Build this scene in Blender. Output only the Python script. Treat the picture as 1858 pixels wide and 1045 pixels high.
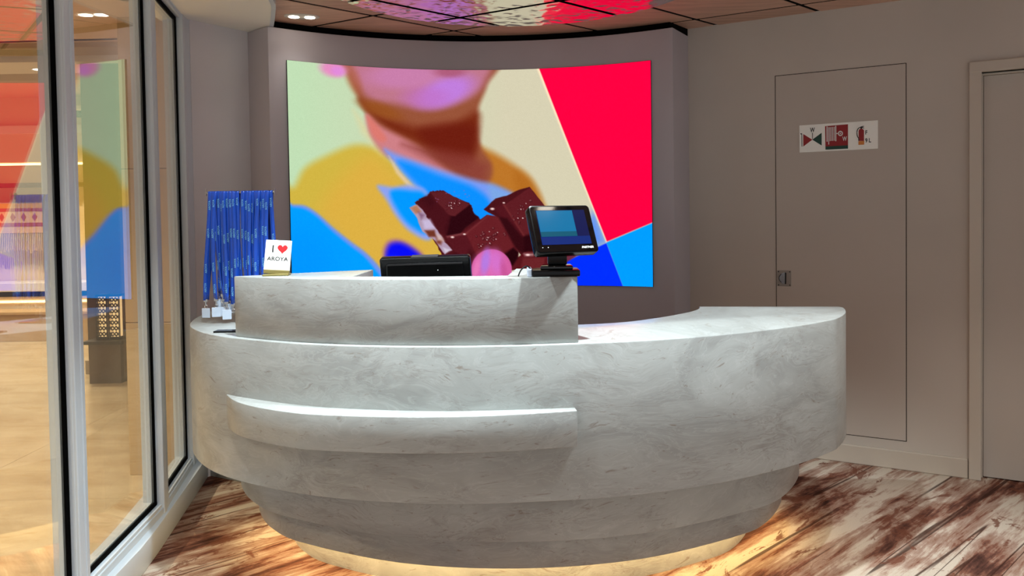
import bpy, bmesh, math, random
import numpy as np
from mathutils import Matrix, Vector
random.seed(7)
S = bpy.context.scene
COL = S.collection
for o in list(bpy.data.objects): bpy.data.objects.remove(o)

# ------------------------------------------------------------------ camera, world, exposure
CAMZ, FPX, PITCH, ROLL, PPY = 1.33, 1373.5, .0274, -.0153, -94.0
cp, sp, cr, sr = math.cos(PITCH), math.sin(PITCH), math.cos(ROLL), math.sin(ROLL)
FW = Vector((0, cp, -sp)); UP0 = Vector((0, sp, cp)); RT0 = Vector((1, 0, 0))
RT = cr*RT0 + sr*UP0; UP = -sr*RT0 + cr*UP0
cam_d = bpy.data.cameras.new('camera'); cam = bpy.data.objects.new('camera', cam_d); COL.objects.link(cam)
cam.matrix_world = Matrix(((RT.x, UP.x, -FW.x, 0), (RT.y, UP.y, -FW.y, 0), (RT.z, UP.z, -FW.z, CAMZ), (0, 0, 0, 1)))
cam_d.sensor_width = 36; cam_d.lens = FPX/1858*36; cam_d.shift_y = PPY/1858; cam_d.clip_start = .05
S.camera = cam
W = bpy.data.worlds.new('World'); S.world = W; W.use_nodes = True
W.node_tree.nodes['Background'].inputs[0].default_value = (.97, .98, 1.0, 1)
W.node_tree.nodes['Background'].inputs[1].default_value = .68
S.view_settings.view_transform = 'Standard'; S.view_settings.look = 'None'
S.view_settings.exposure = 0; S.view_settings.gamma = 1; S.view_settings.use_curve_mapping = False

def at(x, y, Y):
    """point seen at photo pixel x, y and standing at depth Y"""
    d = FW + RT*((x-929)/FPX) - UP*((y-522.5-PPY)/FPX)
    return Vector((0, 0, CAMZ)) + d*(Y/d.y)

# ------------------------------------------------------------------ materials
def lin(c):
    return tuple(((v/255)/12.92 if v/255 <= .04045 else ((v/255+.055)/1.055)**2.4) for v in c[:3]) + (1,)
MATS = {}
def mat(name, col, rough=.5, metal=0, emit=0, spec=.5, coat=0):
    m = bpy.data.materials.new(name); m.use_nodes = True
    b = m.node_tree.nodes['Principled BSDF']
    b.inputs['Base Color'].default_value = lin(col); b.inputs['Roughness'].default_value = rough
    b.inputs['Metallic'].default_value = metal; b.inputs['Specular IOR Level'].default_value = spec
    b.inputs['Coat Weight'].default_value = coat
    if emit:
        b.inputs['Emission Color'].default_value = lin(col); b.inputs['Emission Strength'].default_value = emit
    MATS[name] = m
    return m
class NT:
    def __init__(s, m): s.t = m.node_tree; s.b = s.t.nodes.get('Principled BSDF')
    def n(s, typ, **kw):
        nd = s.t.nodes.new(typ)
        for k, v in kw.items():
            if k.startswith('i_'):
                nd.inputs[k[2:].replace('_', ' ')].default_value = v
            else: setattr(nd, k, v)
        return nd
    def l(s, a, b): s.t.links.new(a, b)
    def ramp(s, src, stops, interp='LINEAR'):
        r = s.n('ShaderNodeValToRGB'); r.color_ramp.interpolation = interp
        e = r.color_ramp.elements
        while len(e) < len(stops): e.new(.5)
        for k, (p, c) in enumerate(stops): e[k].position = p; e[k].color = c if len(c) == 4 else lin(c)
        s.l(src, r.inputs[0]); return r.outputs[0]
    def mix(s, fac, a, b, typ='MIX'):
        m = s.n('ShaderNodeMix', data_type='RGBA', blend_type=typ)
        for sock, v in ((m.inputs[0], fac), (m.inputs[6], a), (m.inputs[7], b)):
            if hasattr(v, 'links') or hasattr(v, 'is_linked'): s.l(v, sock)
            else: sock.default_value = v
        return m.outputs[2]
    def coords(s, scale=(1, 1, 1), rot=(0, 0, 0), which='Object'):
        tc = s.n('ShaderNodeTexCoord'); mp = s.n('ShaderNodeMapping')
        mp.inputs['Scale'].default_value = scale; mp.inputs['Rotation'].default_value = rot
        s.l(tc.outputs[which], mp.inputs[0]); return mp.outputs[0]
    def noise(s, vec, scale, detail=4, rough=.5, dist=0, out='Fac'):
        n = s.n('ShaderNodeTexNoise'); s.l(vec, n.inputs['Vector'])
        n.inputs['Scale'].default_value = scale; n.inputs['Detail'].default_value = detail
        n.inputs['Roughness'].default_value = rough; n.inputs['Distortion'].default_value = dist
        return n.outputs[out]
    def bump(s, h, strength, dist):
        b = s.n('ShaderNodeBump'); b.inputs['Strength'].default_value = strength; b.inputs['Distance'].default_value = dist
        s.l(h, b.inputs['Height']); s.l(b.outputs[0], s.b.inputs['Normal'])
BW = lambda v: (v, v, v, 1)

def plaster(name, col, var=.06, rough=.75):
    m = mat(name, col, rough, spec=.3); t = NT(m); v = t.coords()
    f = t.noise(v, 1.3, 3)
    c = lin(col); a = tuple(x*(1-var) for x in c[:3])+(1,); b = tuple(min(1, x*(1+var)) for x in c[:3])+(1,)
    t.l(t.ramp(f, [(.3, a), (.7, b)]), t.b.inputs['Base Color'])
    t.bump(t.noise(v, 90, 3), .06, .002)
    return m

def stone_solid(name):
    """cream solid surface with swirled grey-brown veining"""
    m = mat(name, (205, 203, 196), .28, spec=.45); t = NT(m)
    v = t.coords((1, 1, 2.0), (0, .12, 0))
    w = t.noise(v, 1.7, 3, .5, .6, 'Color')
    warp = t.n('ShaderNodeVectorMath', operation='MULTIPLY_ADD'); t.l(w, warp.inputs[0]); warp.inputs[1].default_value = (.85, .85, .55); t.l(v, warp.inputs[2])
    v2 = warp.outputs[0]
    base = t.ramp(t.noise(v2, 3.2, 6, .55, .8), [(.30, (144, 146, 143)), (.5, (161, 164, 161)), (.72, (172, 176, 173))])
    st = t.n('ShaderNodeMapping'); st.inputs['Scale'].default_value = (1.1, 1.1, 2.6); t.l(v2, st.inputs[0])
    vein = t.ramp(t.noise(st.outputs[0], 5.5, 7, .62, 1.3), [(.445, BW(0)), (.490, BW(.7)), (.500, BW(1)), (.510, BW(.45)), (.55, BW(0))])
    msk = t.ramp(t.noise(v, 3.3, 3, .55), [(.46, BW(.05)), (.68, BW(.62))])
    f = t.n('ShaderNodeMath', operation='MULTIPLY'); t.l(vein, f.inputs[0]); t.l(msk, f.inputs[1])
    c1 = t.mix(f.outputs[0], base, lin((126, 120, 112)))
    wisp = t.ramp(t.noise(st.outputs[0], 4.2, 6, .6, 2.0), [(.50, BW(0)), (.53, BW(.30)), (.56, BW(0))])
    c1 = t.mix(wisp, c1, lin((188, 192, 190)))
    fleck = t.ramp(t.noise(st.outputs[0], 12, 5, .6, 1.2), [(.615, BW(0)), (.70, BW(.65))])
    t.l(t.mix(fleck, c1, lin((122, 108, 94))), t.b.inputs['Base Color'])
    return m

def carpet_mat():
    m = mat('carpet', (150, 110, 90), .95, spec=.05); t = NT(m)
    # streaks run towards the back right: local x runs along them
    v = t.coords((1, 1, 1), (0, 0, -math.radians(41.5)))
    def sc(sx, sy, ox=0):
        q = t.n('ShaderNodeMapping'); q.inputs['Scale'].default_value = (sx, sy, 1); q.inputs['Location'].default_value = (ox, ox*.7, 0); t.l(v, q.inputs[0]); return q.outputs[0]
    big = t.noise(sc(.8, 2.4), 1.6, 7, .66, .5)
    mid = t.noise(sc(.8, 9, 4), 1.6, 7, .70, .4)
    add = t.n('ShaderNodeMath', operation='MULTIPLY_ADD'); t.l(mid, add.inputs[0]); add.inputs[1].default_value = .8; t.l(big, add.inputs[2])
    c = t.ramp(add.outputs[0], [(.68, (56, 37, 32)), (.77, (94, 62, 52)), (.825, (130, 88, 72)), (.85, (148, 116, 99)), (.915, (166, 140, 124)), (.945, (184, 163, 146)), (1.0, (200, 186, 169))])
    line = t.ramp(t.noise(sc(.22, 9, 9), 1.6, 2, .4, .1), [(.615, BW(0)), (.63, BW(.85)), (.65, BW(.85)), (.665, BW(0))])
    c = t.mix(line, c, lin((62, 38, 30)))
    blot = t.ramp(t.noise(sc(1.6, 4, 2), 2.0, 8, .72, .8), [(.565, BW(0)), (.60, BW(.85))])
    c = t.mix(blot, c, lin((112, 68, 52)))
    pile = t.noise(t.coords(), 420, 2)
    c = t.mix(.35, c, t.ramp(pile, [(.3, BW(.25)), (.7, BW(.8))]), 'OVERLAY')
    t.l(c, t.b.inputs['Base Color']); t.bump(pile, .5, .004)
    return m

def wood_mat():
    m = mat('ceiling_wood', (150, 112, 92), .45, spec=.35); t = NT(m)
    v = t.coords((1, 9, 1), (0, 0, math.radians(29)))
    oi = t.n('ShaderNodeObjectInfo')
    g = t.noise(v, 3.0, 6, .6, .4)
    c = t.ramp(g, [(.3, (184, 144, 124)), (.55, (206, 166, 143)), (.75, (216, 178, 154))])
    hv = t.n('ShaderNodeHueSaturation'); t.l(c, hv.inputs['Color'])
    mr = t.n('ShaderNodeMapRange'); t.l(oi.outputs['Random'], mr.inputs[0]); mr.inputs[3].default_value = .9; mr.inputs[4].default_value = 1.1
    t.l(mr.outputs[0], hv.inputs['Value']); t.l(hv.outputs[0], t.b.inputs['Base Color'])
    return m

def hammered_mat():
    m = mat('hammered_steel', (225, 222, 220), .16, 1); t = NT(m); v = t.coords((1, 1, 1))
    vo = t.n('ShaderNodeTexVoronoi', feature='SMOOTH_F1'); vo.inputs['Scale'].default_value = 24; vo.inputs['Smoothness'].default_value = .8
    w = t.noise(v, 9, 2, .5, .3, 'Color')
    a = t.n('ShaderNodeVectorMath', operation='MULTIPLY_ADD'); t.l(w, a.inputs[0]); a.inputs[1].default_value = (.08, .08, 0); t.l(v, a.inputs[2])
    t.l(a.outputs[0], vo.inputs['Vector'])
    t.bump(vo.outputs['Distance'], .5, .009)
    return m

def stone_tile_mat():
    m = mat('travertine', (205, 184, 150), .22, spec=.5); t = NT(m); oi = t.n('ShaderNodeObjectInfo')
    v = t.coords((.8, 3, 1))
    ad = t.n('ShaderNodeVectorMath', operation='ADD'); t.l(v, ad.inputs[0]); t.l(oi.outputs['Location'], ad.inputs[1])
    f = t.noise(ad.outputs[0], 1.6, 6, .6, .5)
    t.l(t.ramp(f, [(.3, (184, 160, 124)), (.55, (206, 186, 152)), (.75, (218, 201, 170))]), t.b.inputs['Base Color'])
    return m

def glass_mat(name, ior):
    m = bpy.data.materials.new(name); m.use_nodes = True; t = m.node_tree; t.nodes.clear()
    o = t.nodes.new('ShaderNodeOutputMaterial'); mx = t.nodes.new('ShaderNodeMixShader'); fr = t.nodes.new('ShaderNodeFresnel')
    tr = t.nodes.new('ShaderNodeBsdfTransparent'); gl = t.nodes.new('ShaderNodeBsdfGlossy')
    fr.inputs[0].default_value = ior; tr.inputs[0].default_value = (.95, .96, .95, 1); gl.inputs['Roughness'].default_value = 0; gl.inputs['Color'].default_value = (1, 1, 1, 1)
    ge = t.nodes.new('ShaderNodeNewGeometry'); mr = t.nodes.new('ShaderNodeMapRange')     # same reflectance on both faces of the sheet
    mr.inputs[3].default_value = ior; mr.inputs[4].default_value = 1/ior; t.links.new(ge.outputs['Backfacing'], mr.inputs[0]); t.links.new(mr.outputs[0], fr.inputs[0])
    t.links.new(fr.outputs[0], mx.inputs[0]); t.links.new(tr.outputs[0], mx.inputs[1]); t.links.new(gl.outputs[0], mx.inputs[2]); t.links.new(mx.outputs[0], o.inputs[0])
    MATS[name] = m; return m

stone_solid('solid_surface'); carpet_mat(); wood_mat(); hammered_mat(); stone_tile_mat(); glass_mat('glass', 2.9)
plaster('wall_taupe', (196, 187, 176)); plaster('wall_back_paint', (186, 180, 184)); plaster('wall_left_paint', (212, 207, 208))
plaster('soffit_paint', (246, 243, 234), .03); plaster('door_paint', (193, 183, 172), .04, .6)
mat('trim_paint', (198, 187, 172), .45)
mat('frame_white', (200, 209, 216), .32, spec=.5)
mat('frame_seam', (120, 124, 126), .5)
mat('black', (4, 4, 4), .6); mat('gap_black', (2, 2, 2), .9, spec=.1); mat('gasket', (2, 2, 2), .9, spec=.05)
mat('door_gap', (38, 30, 26), .9, spec=.1)
mat('steel', (190, 190, 188), .25, 1); mat('dull_steel', (158, 148, 138), .4, .6)
mat('dark_grey', (42, 43, 42), .4); mat('black_plastic', (4, 4, 5), .25, spec=.3); mat('black_gloss', (4, 4, 5), .06, spec=.6)
mat('white_print', (235, 235, 230), .5); mat('black_print', (14, 14, 14), .5); mat('red_print', (190, 18, 22), .5)
mat('sign_red', (150, 10, 18), .5); mat('sign_green', (0, 62, 48), .5); mat('sign_orange', (214, 132, 52), .5); mat('sign_white', (252, 252, 244), .4)
mat('heart_red', (235, 28, 34), .4); mat('grey_print', (160, 165, 160), .5)
mat('paper', (236, 240, 232), .5); mat('brass_foot', (150, 138, 84), .3, .6)
mat('card_plastic', (196, 208, 224), .25)
mat('led_warm', (255, 216, 150), .5, emit=30.0)
mat('lamp_lens', (255, 244, 226), .3, emit=14)
mat('lamp_trim', (226, 222, 214), .35)
for nm_, c_ in (('panel_dark', (1, 6, 72)), ('panel_mid', (0, 36, 118)), ('panel_teal', (0, 116, 166)), ('panel_green', (0, 88, 112))):
    mat(nm_, c_, .15, emit=1.0, spec=.15); MATS[nm_].node_tree.nodes['Principled BSDF'].inputs['Base Color'].default_value = (.005, .005, .008, 1)
mat('strap_blue', (2, 76, 196), .26, spec=.6); MATS['strap_blue'].node_tree.nodes['Principled BSDF'].inputs['Sheen Weight'].default_value = .15
mat('strap_print', (120, 196, 235), .4)
mat('lobby_wall', (226, 206, 176), .7); mat('lobby_ceiling', (206, 178, 158), .6); mat('lobby_white', (228, 220, 208), .5)
mat('lobby_trim', (172, 154, 128), .6); mat('bench_stone', (190, 158, 118), .35); mat('column_stone', (200, 172, 128), .4)
mat('pillar_brown', (82, 60, 42), .5)
mat('lattice_dark', (38, 26, 20), .5); mat('lattice_glow', (255, 214, 150), .5, emit=1.3)
mat('textile_ground', (214, 176, 138), .9); mat('textile_stripe', (168, 84, 66), .9); mat('textile_gold', (206, 160, 70), .9); mat('textile_fringe', (206, 182, 148), .9)
mat('led_line', (255, 214, 150), .5, emit=4.5)

# ------------------------------------------------------------------ object helpers
WM = {}
def rec(o, m): WM[o] = m
def thing(name, label, cat, loc=(0, 0, 0), rotz=0, group=None, kind=None):
    o = bpy.data.objects.new(name, None); COL.objects.link(o); o.empty_display_size = .05
    o.location = loc; o.rotation_euler = (0, 0, rotz); o['label'] = label
    if cat: o['category'] = cat
    if group: o['group'] = group
    if kind: o['kind'] = kind
    rec(o, Matrix.Translation(loc) @ Matrix.Rotation(rotz, 4, 'Z')); return o
def tag(o, label, cat=None, group=None, kind=None):
    o['label'] = label
    if cat: o['category'] = cat
    if group: o['group'] = group
    if kind: o['kind'] = kind
    return o
def mk(name, me, m, parent=None):
    o = bpy.data.objects.new(name, me); COL.objects.link(o)
    if m: me.materials.append(MATS[m] if isinstance(m, str) else m)
    if parent: o.parent = parent; rec(o, WM[parent])
    else: rec(o, Matrix())
    return o
def mesh(name, verts, faces, m, parent=None, world=False, smooth=0, bevel=0, mtx=None, seg=2):
    """verts in the parent's own frame, or in world space with world=True"""
    vs = [Vector(v) for v in verts]
    if mtx is not None: vs = [mtx @ v for v in vs]
    if world and parent: inv = WM[parent].inverted(); vs = [inv @ v for v in vs]
    me = bpy.data.meshes.new(name); me.from_pydata(vs, [], faces)
    bm = bmesh.new(); bm.from_mesh(me); bmesh.ops.recalc_face_normals(bm, faces=bm.faces)
    if bevel:
        es = [e for e in bm.edges if len(e.link_faces) == 2 and e.calc_face_angle(0) > math.radians(40)]
        bmesh.ops.bevel(bm, geom=es, offset=bevel, segments=seg, profile=.5, affect='EDGES', clamp_overlap=True)
    bm.to_mesh(me); bm.free()
    if smooth:
        for p in me.polygons: p.use_smooth = True
        me.set_sharp_from_angle(angle=math.radians(smooth))
    return mk(name, me, m, parent)
CUBE_F = [(0, 1, 3, 2), (4, 6, 7, 5), (0, 4, 5, 1), (2, 3, 7, 6), (0, 2, 6, 4), (1, 5, 7, 3)]
def cube_v(x0, x1, y0, y1, z0, z1): return [(x, y, z) for x in (x0, x1) for y in (y0, y1) for z in (z0, z1)]
def box(name, x0, x1, y0, y1, z0, z1, m, parent=None, bevel=0, world=False, mtx=None, smooth=0):
    return mesh(name, cube_v(x0, x1, y0, y1, z0, z1), CUBE_F, m, parent, world, smooth, bevel, mtx)
def multi(name, boxes, m, parent=None, world=False, mtx=None, bevel=0):
    vs, fs = [], []
    for b in boxes:
        k = len(vs); vs += cube_v(*b); fs += [tuple(i+k for i in f) for f in CUBE_F]
    return mesh(name, vs, fs, m, parent, world, 0, bevel, mtx)
def prism(name, outline, z0, z1, m, parent=None, world=True, bevel=0, smooth=30, seg=2):
    n = len(outline)
    vs = [(x, y, z0) for x, y in outline] + [(x, y, z1) for x, y in outline]
    fs = [tuple(range(n))[::-1], tuple(range(n, 2*n))] + [(i, (i+1) % n, n+(i+1) % n, n+i) for i in range(n)]
    return mesh(name, vs, fs, m, parent, world and parent is not None, smooth, bevel, seg=seg)
def plate(name, pts, y0, y1, m, parent, bevel=0, mtx=None, smooth=0):
    """flat shape drawn in x, z and extruded from y0 to y1"""
    n = len(pts)
    vs = [(x, y0, z) for x, z in pts] + [(x, y1, z) for x, z in pts]
    fs = [tuple(range(n)), tuple(range(n, 2*n))[::-1]] + [(i, (i+1) % n, n+(i+1) % n, n+i) for i in range(n)]
    return mesh(name, vs, fs, m, parent, False, smooth, bevel, mtx)
def lathe(name, prof, m, parent=None, n=32, mtx=None, smooth=35, world=False):
    vs, fs = [], []
    for r, z in prof:
        for k in range(n): a = 2*math.pi*k/n; vs.append((r*math.cos(a), r*math.sin(a), z))
    for i in range(len(prof)-1):
        for k in range(n): fs.append((i*n+k, i*n+(k+1) % n, (i+1)*n+(k+1) % n, (i+1)*n+k))
    fs.append(tuple(range(n))[::-1]); fs.append(tuple(range((len(prof)-1)*n, len(prof)*n)))
    return mesh(name, vs, fs, m, parent, world, smooth, 0, mtx)
def tube_vf(pts, r, n=8):
    vs, fs = [], []; pts = [Vector(p) for p in pts]
    for i, p in enumerate(pts):
        d = (pts[min(i+1, len(pts)-1)] - pts[max(i-1, 0)]).normalized()
        a = d.cross(Vector((0, 0, 1)));
        if a.length < .05: a = d.cross(Vector((1, 0, 0)))
        a.normalize(); b = d.cross(a)
        for k in range(n): t = 2*math.pi*k/n; vs.append(p + a*(r*math.cos(t)) + b*(r*math.sin(t)))
    for i in range(len(pts)-1):
        for k in range(n): fs.append((i*n+k, i*n+(k+1) % n, (i+1)*n+(k+1) % n, (i+1)*n+k))
    fs.append(tuple(range(n))[::-1]); fs.append(tuple(range((len(pts)-1)*n, len(pts)*n)))
    return vs, fs
def tube(name, pts, r, m, parent=None, n=8, world=False, mtx=None):
    vs, fs = tube_vf(pts, r, n); return mesh(name, vs, fs, m, parent, world, 40, 0, mtx)
def text_mesh(body, size, extrude=.0004, shear=0, bold=0):
    cu = bpy.data.curves.new('txt', 'FONT'); cu.body = body; cu.size = size; cu.extrude = extrude
    cu.align_x = 'CENTER'; cu.align_y = 'CENTER'; cu.shear = shear; cu.resolution_u = 3; cu.offset = bold
    o = bpy.data.objects.new('txt', cu); COL.objects.link(o)
    dg = bpy.context.evaluated_depsgraph_get(); dg.update()
    me = bpy.data.meshes.new_from_object(o.evaluated_get(dg))
    bpy.data.objects.remove(o); bpy.data.curves.remove(cu); me.materials.clear()
    me.transform(Matrix.Rotation(math.pi/2, 4, 'X'))     # stands in x, z and reads from -y
    return me
def text(name, body, size, m, parent, loc, sx=1, mtx=None, **kw):
    me = text_mesh(body, size, **kw); me.transform(Matrix.Translation(loc) @ Matrix.Diagonal((sx, 1, 1, 1)))
    if mtx is not None: me.transform(mtx)
    me.name = name; return mk(name, me, m, parent)
def spline(pts, per=8, closed=False):
    out = []; n = len(pts)
    for i in range(n if closed else n-1):
        g = lambda k: pts[k % n] if closed else pts[max(0, min(n-1, k))]
        a, b, c, d = (np.array(g(i+k), float) for k in (-1, 0, 1, 2))
        for s in range(per):
            t = s/per
            out.append(tuple(.5*((2*b) + (c-a)*t + (2*a-5*b+4*c-d)*t*t + (3*b-a-3*c+d)*t**3)))
    if not closed: out.append(tuple(pts[-1]))
    return out
def down_light(name, label, x, y, z, power, col, angle=100, blend=.6, group='ceiling downlights', aim=None, r=.045, twin=False, size=.03):
    t = thing(name, label, 'light', (x, y, z), 0, group)
    if twin:
        ring = [(.09*math.cos(a)*1.0, .048*math.sin(a)) for a in [2*math.pi*k/40 for k in range(40)]]
        rot = math.radians(12); ring = [(px*math.cos(rot)-py*math.sin(rot), px*math.sin(rot)+py*math.cos(rot)) for px, py in ring]
        prism('trim_plate', ring, -.006, .004, 'lamp_trim', t, world=False, bevel=.002)
        for s in (-1, 1):
            o = lathe('lens', [(.026, -.004), (.022, .0)], 'lamp_lens', t, 20, Matrix.Translation((s*.040*math.cos(rot), s*.040*math.sin(rot), -.0042)))
    else:
        lathe('trim_ring', [(r+.012, .004), (r+.012, -.004), (r+.004, -.008), (r, -.006), (r, .004)], 'lamp_trim', t)
        lathe('lens', [(r-.002, -.003), (r-.002, .003)], 'lamp_lens', t)
    ld = bpy.data.lights.new(name+'_beam', 'SPOT'); ld.energy = power; ld.color = col; ld.spot_size = math.radians(angle); ld.spot_blend = blend; ld.shadow_soft_size = size
    lo = bpy.data.objects.new('beam', ld); COL.objects.link(lo); lo.parent = t; lo.location = (0, 0, -.03)
    if aim: lo.rotation_euler = (Vector(aim)-Vector((x, y, z-.03))).to_track_quat('-Z', 'Y').to_euler()
    return t

# ------------------------------------------------------------------ the setting
HC = 2.383
SILL = [(-1.66, -1.5), (-1.482, .95), (-1.378, 2.40), (-1.406, 2.80), (-1.435, 3.00), (-1.538, 3.582), (-1.600, 3.925)]   # outer foot of the glass partition
fl = [(x-.06, y) for x, y in SILL] + [(-1.66, 4.9), (4.5, 4.9), (4.5, -1.5)]
tag(prism('floor', fl, -.03, 0, 'carpet'), 'brown, rust and cream streaked carpet under the reception counter', kind='structure')

# right wall, its own frame: x runs along the wall towards the camera, -y faces the room
RW = (1.032, 4.368, 0); RA = -.5071
wr = thing('wall_right', 'taupe painted wall right of the video wall', None, RW, RA, kind='structure')
box('wall_panel', -1.2, 1.425, 0, .12, 0, HC+.1, 'wall_taupe', wr)
box('wall_panel', 1.425, 2.275, 0, .12, 1.985, HC+.1, 'wall_taupe', wr)
box('wall_panel', 2.275, 6.5, 0, .12, 0, HC+.1, 'wall_taupe', wr)
bb = thing('baseboard_right', 'painted skirting board along the taupe wall', None, RW, RA, kind='structure')
box('skirting_board', -1.2, 1.372, -.014, .004, .0, .098, 'trim_paint', bb, bevel=.005)
d1 = thing('door_1', 'flush painted locker door with a fire equipment sign', None, RW, RA, kind='structure')
box('door_gap', .4705, 1.1055, -.0012, .004, .146, 2.067, 'door_gap', d1)
leaf = box('door_leaf', .474, 1.102, -.005, .004, .1495, 2.0635, 'door_paint', d1, bevel=.0012)
# flush cup handle
hx, hz = .514, .965
hd = box('latch_plate', hx-.036, hx+.036, -.008, -.004, hz-.043, hz+.043, 'dull_steel', leaf, bevel=.0012)
cup = [(hx+.004, hz-.032)] + [(hx+.004-.030*math.sin(a), hz-.032*math.cos(a)) for a in [math.pi*k/16 for k in range(17)]]
d1b = plate('finger_cup', cup[1:], -.0095, -.0075, 'steel', leaf)
plate('finger_slot', [(hx+.004, hz-.032), (hx+.011, hz-.029), (hx+.012, hz+.030), (hx+.004, hz+.033)], -.0105, -.0075, 'black', leaf)
arcp = [(hx-.004-.022*math.sin(a), -.0105, hz-.025*math.cos(a)) for a in [math.pi*(.15+.7*k/10) for k in range(11)]]
tube('cup_rim', arcp, .0016, 'black', leaf, 5)
for sx in (-.029, .029):
    for sz in (-.036, .036):
        lathe('screw', [(.0032, 0), (.0022, .0015)], 'black', leaf, 10, Matrix.Translation((hx+sx, -.008, hz+sz)) @ Matrix.Rotation(math.pi/2, 4, 'X'))
d2 = thing('door_2', 'recessed plain door with a wide painted frame at the right edge', None, RW, RA, kind='structure')
def frame_bar(name, b): return box(name, *b, 'trim_paint', d2, bevel=.004)
frame_bar('door_jamb', (1.375, 1.427, -.022, .055, 0, 2.035))
frame_bar('door_jamb', (2.273, 2.325, -.022, .055, 0, 2.035))
frame_bar('door_head', (1.375, 2.325, -.024, .056, 1.985, 2.037))
frame_bar('door_stop', (1.427, 1.436, .030, .055, 0, 1.985)); frame_bar('door_stop', (1.427, 2.273, .030, .055, 1.975, 1.986))
dl = box('door_leaf', 1.438, 2.262, .044, .085, .005, 1.974, 'door_paint', d2, bevel=.002)
box('door_gap', 1.427, 2.273, .060, .09, 0, 1.99, 'door_gap', d2)
tube('door_handle', [(2.18, .044, 1.0), (2.18, -.005, 1.0), (2.15, -.012, 1.0), (2.07, -.012, 1.0)], .009, 'steel', dl)
#wb0 = tag(box('wall_behind', -1.6, 4.5, -1.6, -1.5, 0, HC+.1, 'wall_taupe'), 'taupe wall behind the viewpoint', kind='structure')

# curved projecting wall that carries the screen
SC, SR = (-.0739, 2.5316), 1.895
def arc(r, a0, a1, n): return [(SC[0]+r*math.sin(math.radians(a0+(a1-a0)*k/n)), SC[1]+r*math.cos(math.radians(a0+(a1-a0)*k/n))) for k in range(n+1)]
A0, A1 = -39.0, 30.7
bw = thing('wall_back', 'concave grey wall projecting behind the counter', None, (SC[0], SC[1]+SR, 0), 0, kind='structure')
back_l, back_r = (-1.42, 4.13), (1.045, 4.40)
front = arc(SR, A0, A1, 60)
prism('curved_wall', front + [back_r, (.9, 4.9), (-1.3, 4.9), back_l], 0, 2.343, 'wall_back_paint', bw, bevel=.004)
prism('shade_filler', arc(SR+.035, A0+.8, A1-.8, 60) + [(back_r[0]+.02, back_r[1]+.02), (.9, 4.9), (-1.3, 4.9), (back_l[0]-.02, back_l[1]+.02)], 2.342, HC+.06, 'gap_black', bw)  # solid black filler standing in for the shaded void above the wall
prism('skirting', arc(SR-.012, A0+.3, A1-.3, 40) + arc(SR+.01, A1, A0, 40), 0, .098, 'trim_paint', bw)

# left wall between the glass partition and the curved wall
lw = thing('wall_left', 'pale grey wall between the glass partition and the curved wall', None, (-1.6, 3.9, 0), 0, kind='structure')
prism('wall_panel', [(-1.615, 3.86), (-1.40, 4.145), (-1.30, 4.3), (-1.75, 4.3), (-1.75, 3.86)], 0, HC+.04, 'wall_left_paint', lw)

# ceiling: rhombic wood panels with black joints
cl = thing('ceiling', 'wood panelled ceiling with black joints', None, (0, 3, HC), 0, kind='structure')
prism('ceiling_backing', [(-1.7, -1.5), (4.5, -1.5), (4.5, 4.9), (-1.7, 4.9)], HC+.003, HC+.03, 'gap_black', cl)
NU, NV = np.array((math.sin(math.radians(29)), math.cos(math.radians(29)))), np.array((-math.sin(math.radians(41.5)), math.cos(math.radians(41.5))))
def cross_pt(a, b): return np.linalg.solve(np.array([NU, NV]), np.array([a, b]))
OU, OV, PU, PV = 3.144, 3.456, .497, .507
DISC = np.array((.026, 3.08)); DR = .835; HD = 2.30
def clip(poly, quad):
    for i in range(4):
        a, b = quad[i], quad[(i+1) % 4]; out = []
        side = lambda p: (b[0]-a[0])*(p[1]-a[1])-(b[1]-a[1])*(p[0]-a[0])
        for k in range(len(poly)):
            p, q = poly[k], poly[(k+1) % len(poly)]; sp_, sq = side(p), side(q)
            if sp_ >= 0: out.append(p)
            if sp_*sq < 0: t = sp_/(sp_-sq); out.append((p[0]+(q[0]-p[0])*t, p[1]+(q[1]-p[1])*t))
        poly = out
        if not poly: return []
    return poly
md = thing('hammered_ceiling_disc', 'round rippled mirror steel disc hung below the wood ceiling', 'ceiling panel', (DISC[0], DISC[1], HC), 0)
lathe('disc_drum', [(DR-.004, HD+.004), (DR-.004, HC-.001), (DR-.02, HC-.001), (DR-.02, HD+.004)], 'steel', md, 96, Matrix.Translation((0, 0, -HC)))
circ = [(DISC[0]+DR*math.cos(2*math.pi*k/120), DISC[1]+DR*math.sin(2*math.pi*k/120)) for k in range(120)]
wn = np.array((-math.sin(RA), math.cos(RA)))
for i in range(-7, 3):
    for j in range(-7, 8):
        g = .0125
        q = [cross_pt(OU+PU*i+g, OV+PV*j+g), cross_pt(OU+PU*(i+1)-g, OV+PV*j+g), cross_pt(OU+PU*(i+1)-g, OV+PV*(j+1)-g), cross_pt(OU+PU*i+g, OV+PV*(j+1)-g)]
        ctr = sum(q)/4
        if ctr[0] < -1.75 or ctr[0] > 4.2 or ctr[1] < -1.3 or ctr[1] > 5.0: continue
        if (ctr - np.array(RW[:2])) @ wn > .28: continue
        area = sum(q[k][0]*q[(k+1) % 4][1]-q[(k+1) % 4][0]*q[k][1] for k in range(4))
        if area < 0: q = q[::-1]
        prism('ceiling_panel', [tuple(p) for p in q], HC, HC+.014, 'ceiling_wood', cl, smooth=0)
        cq = clip(circ, [tuple(p) for p in q])
        if len(cq) > 2: prism('steel_panel', cq, HD, HD+.004, 'hammered_steel', md, smooth=0)
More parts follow.
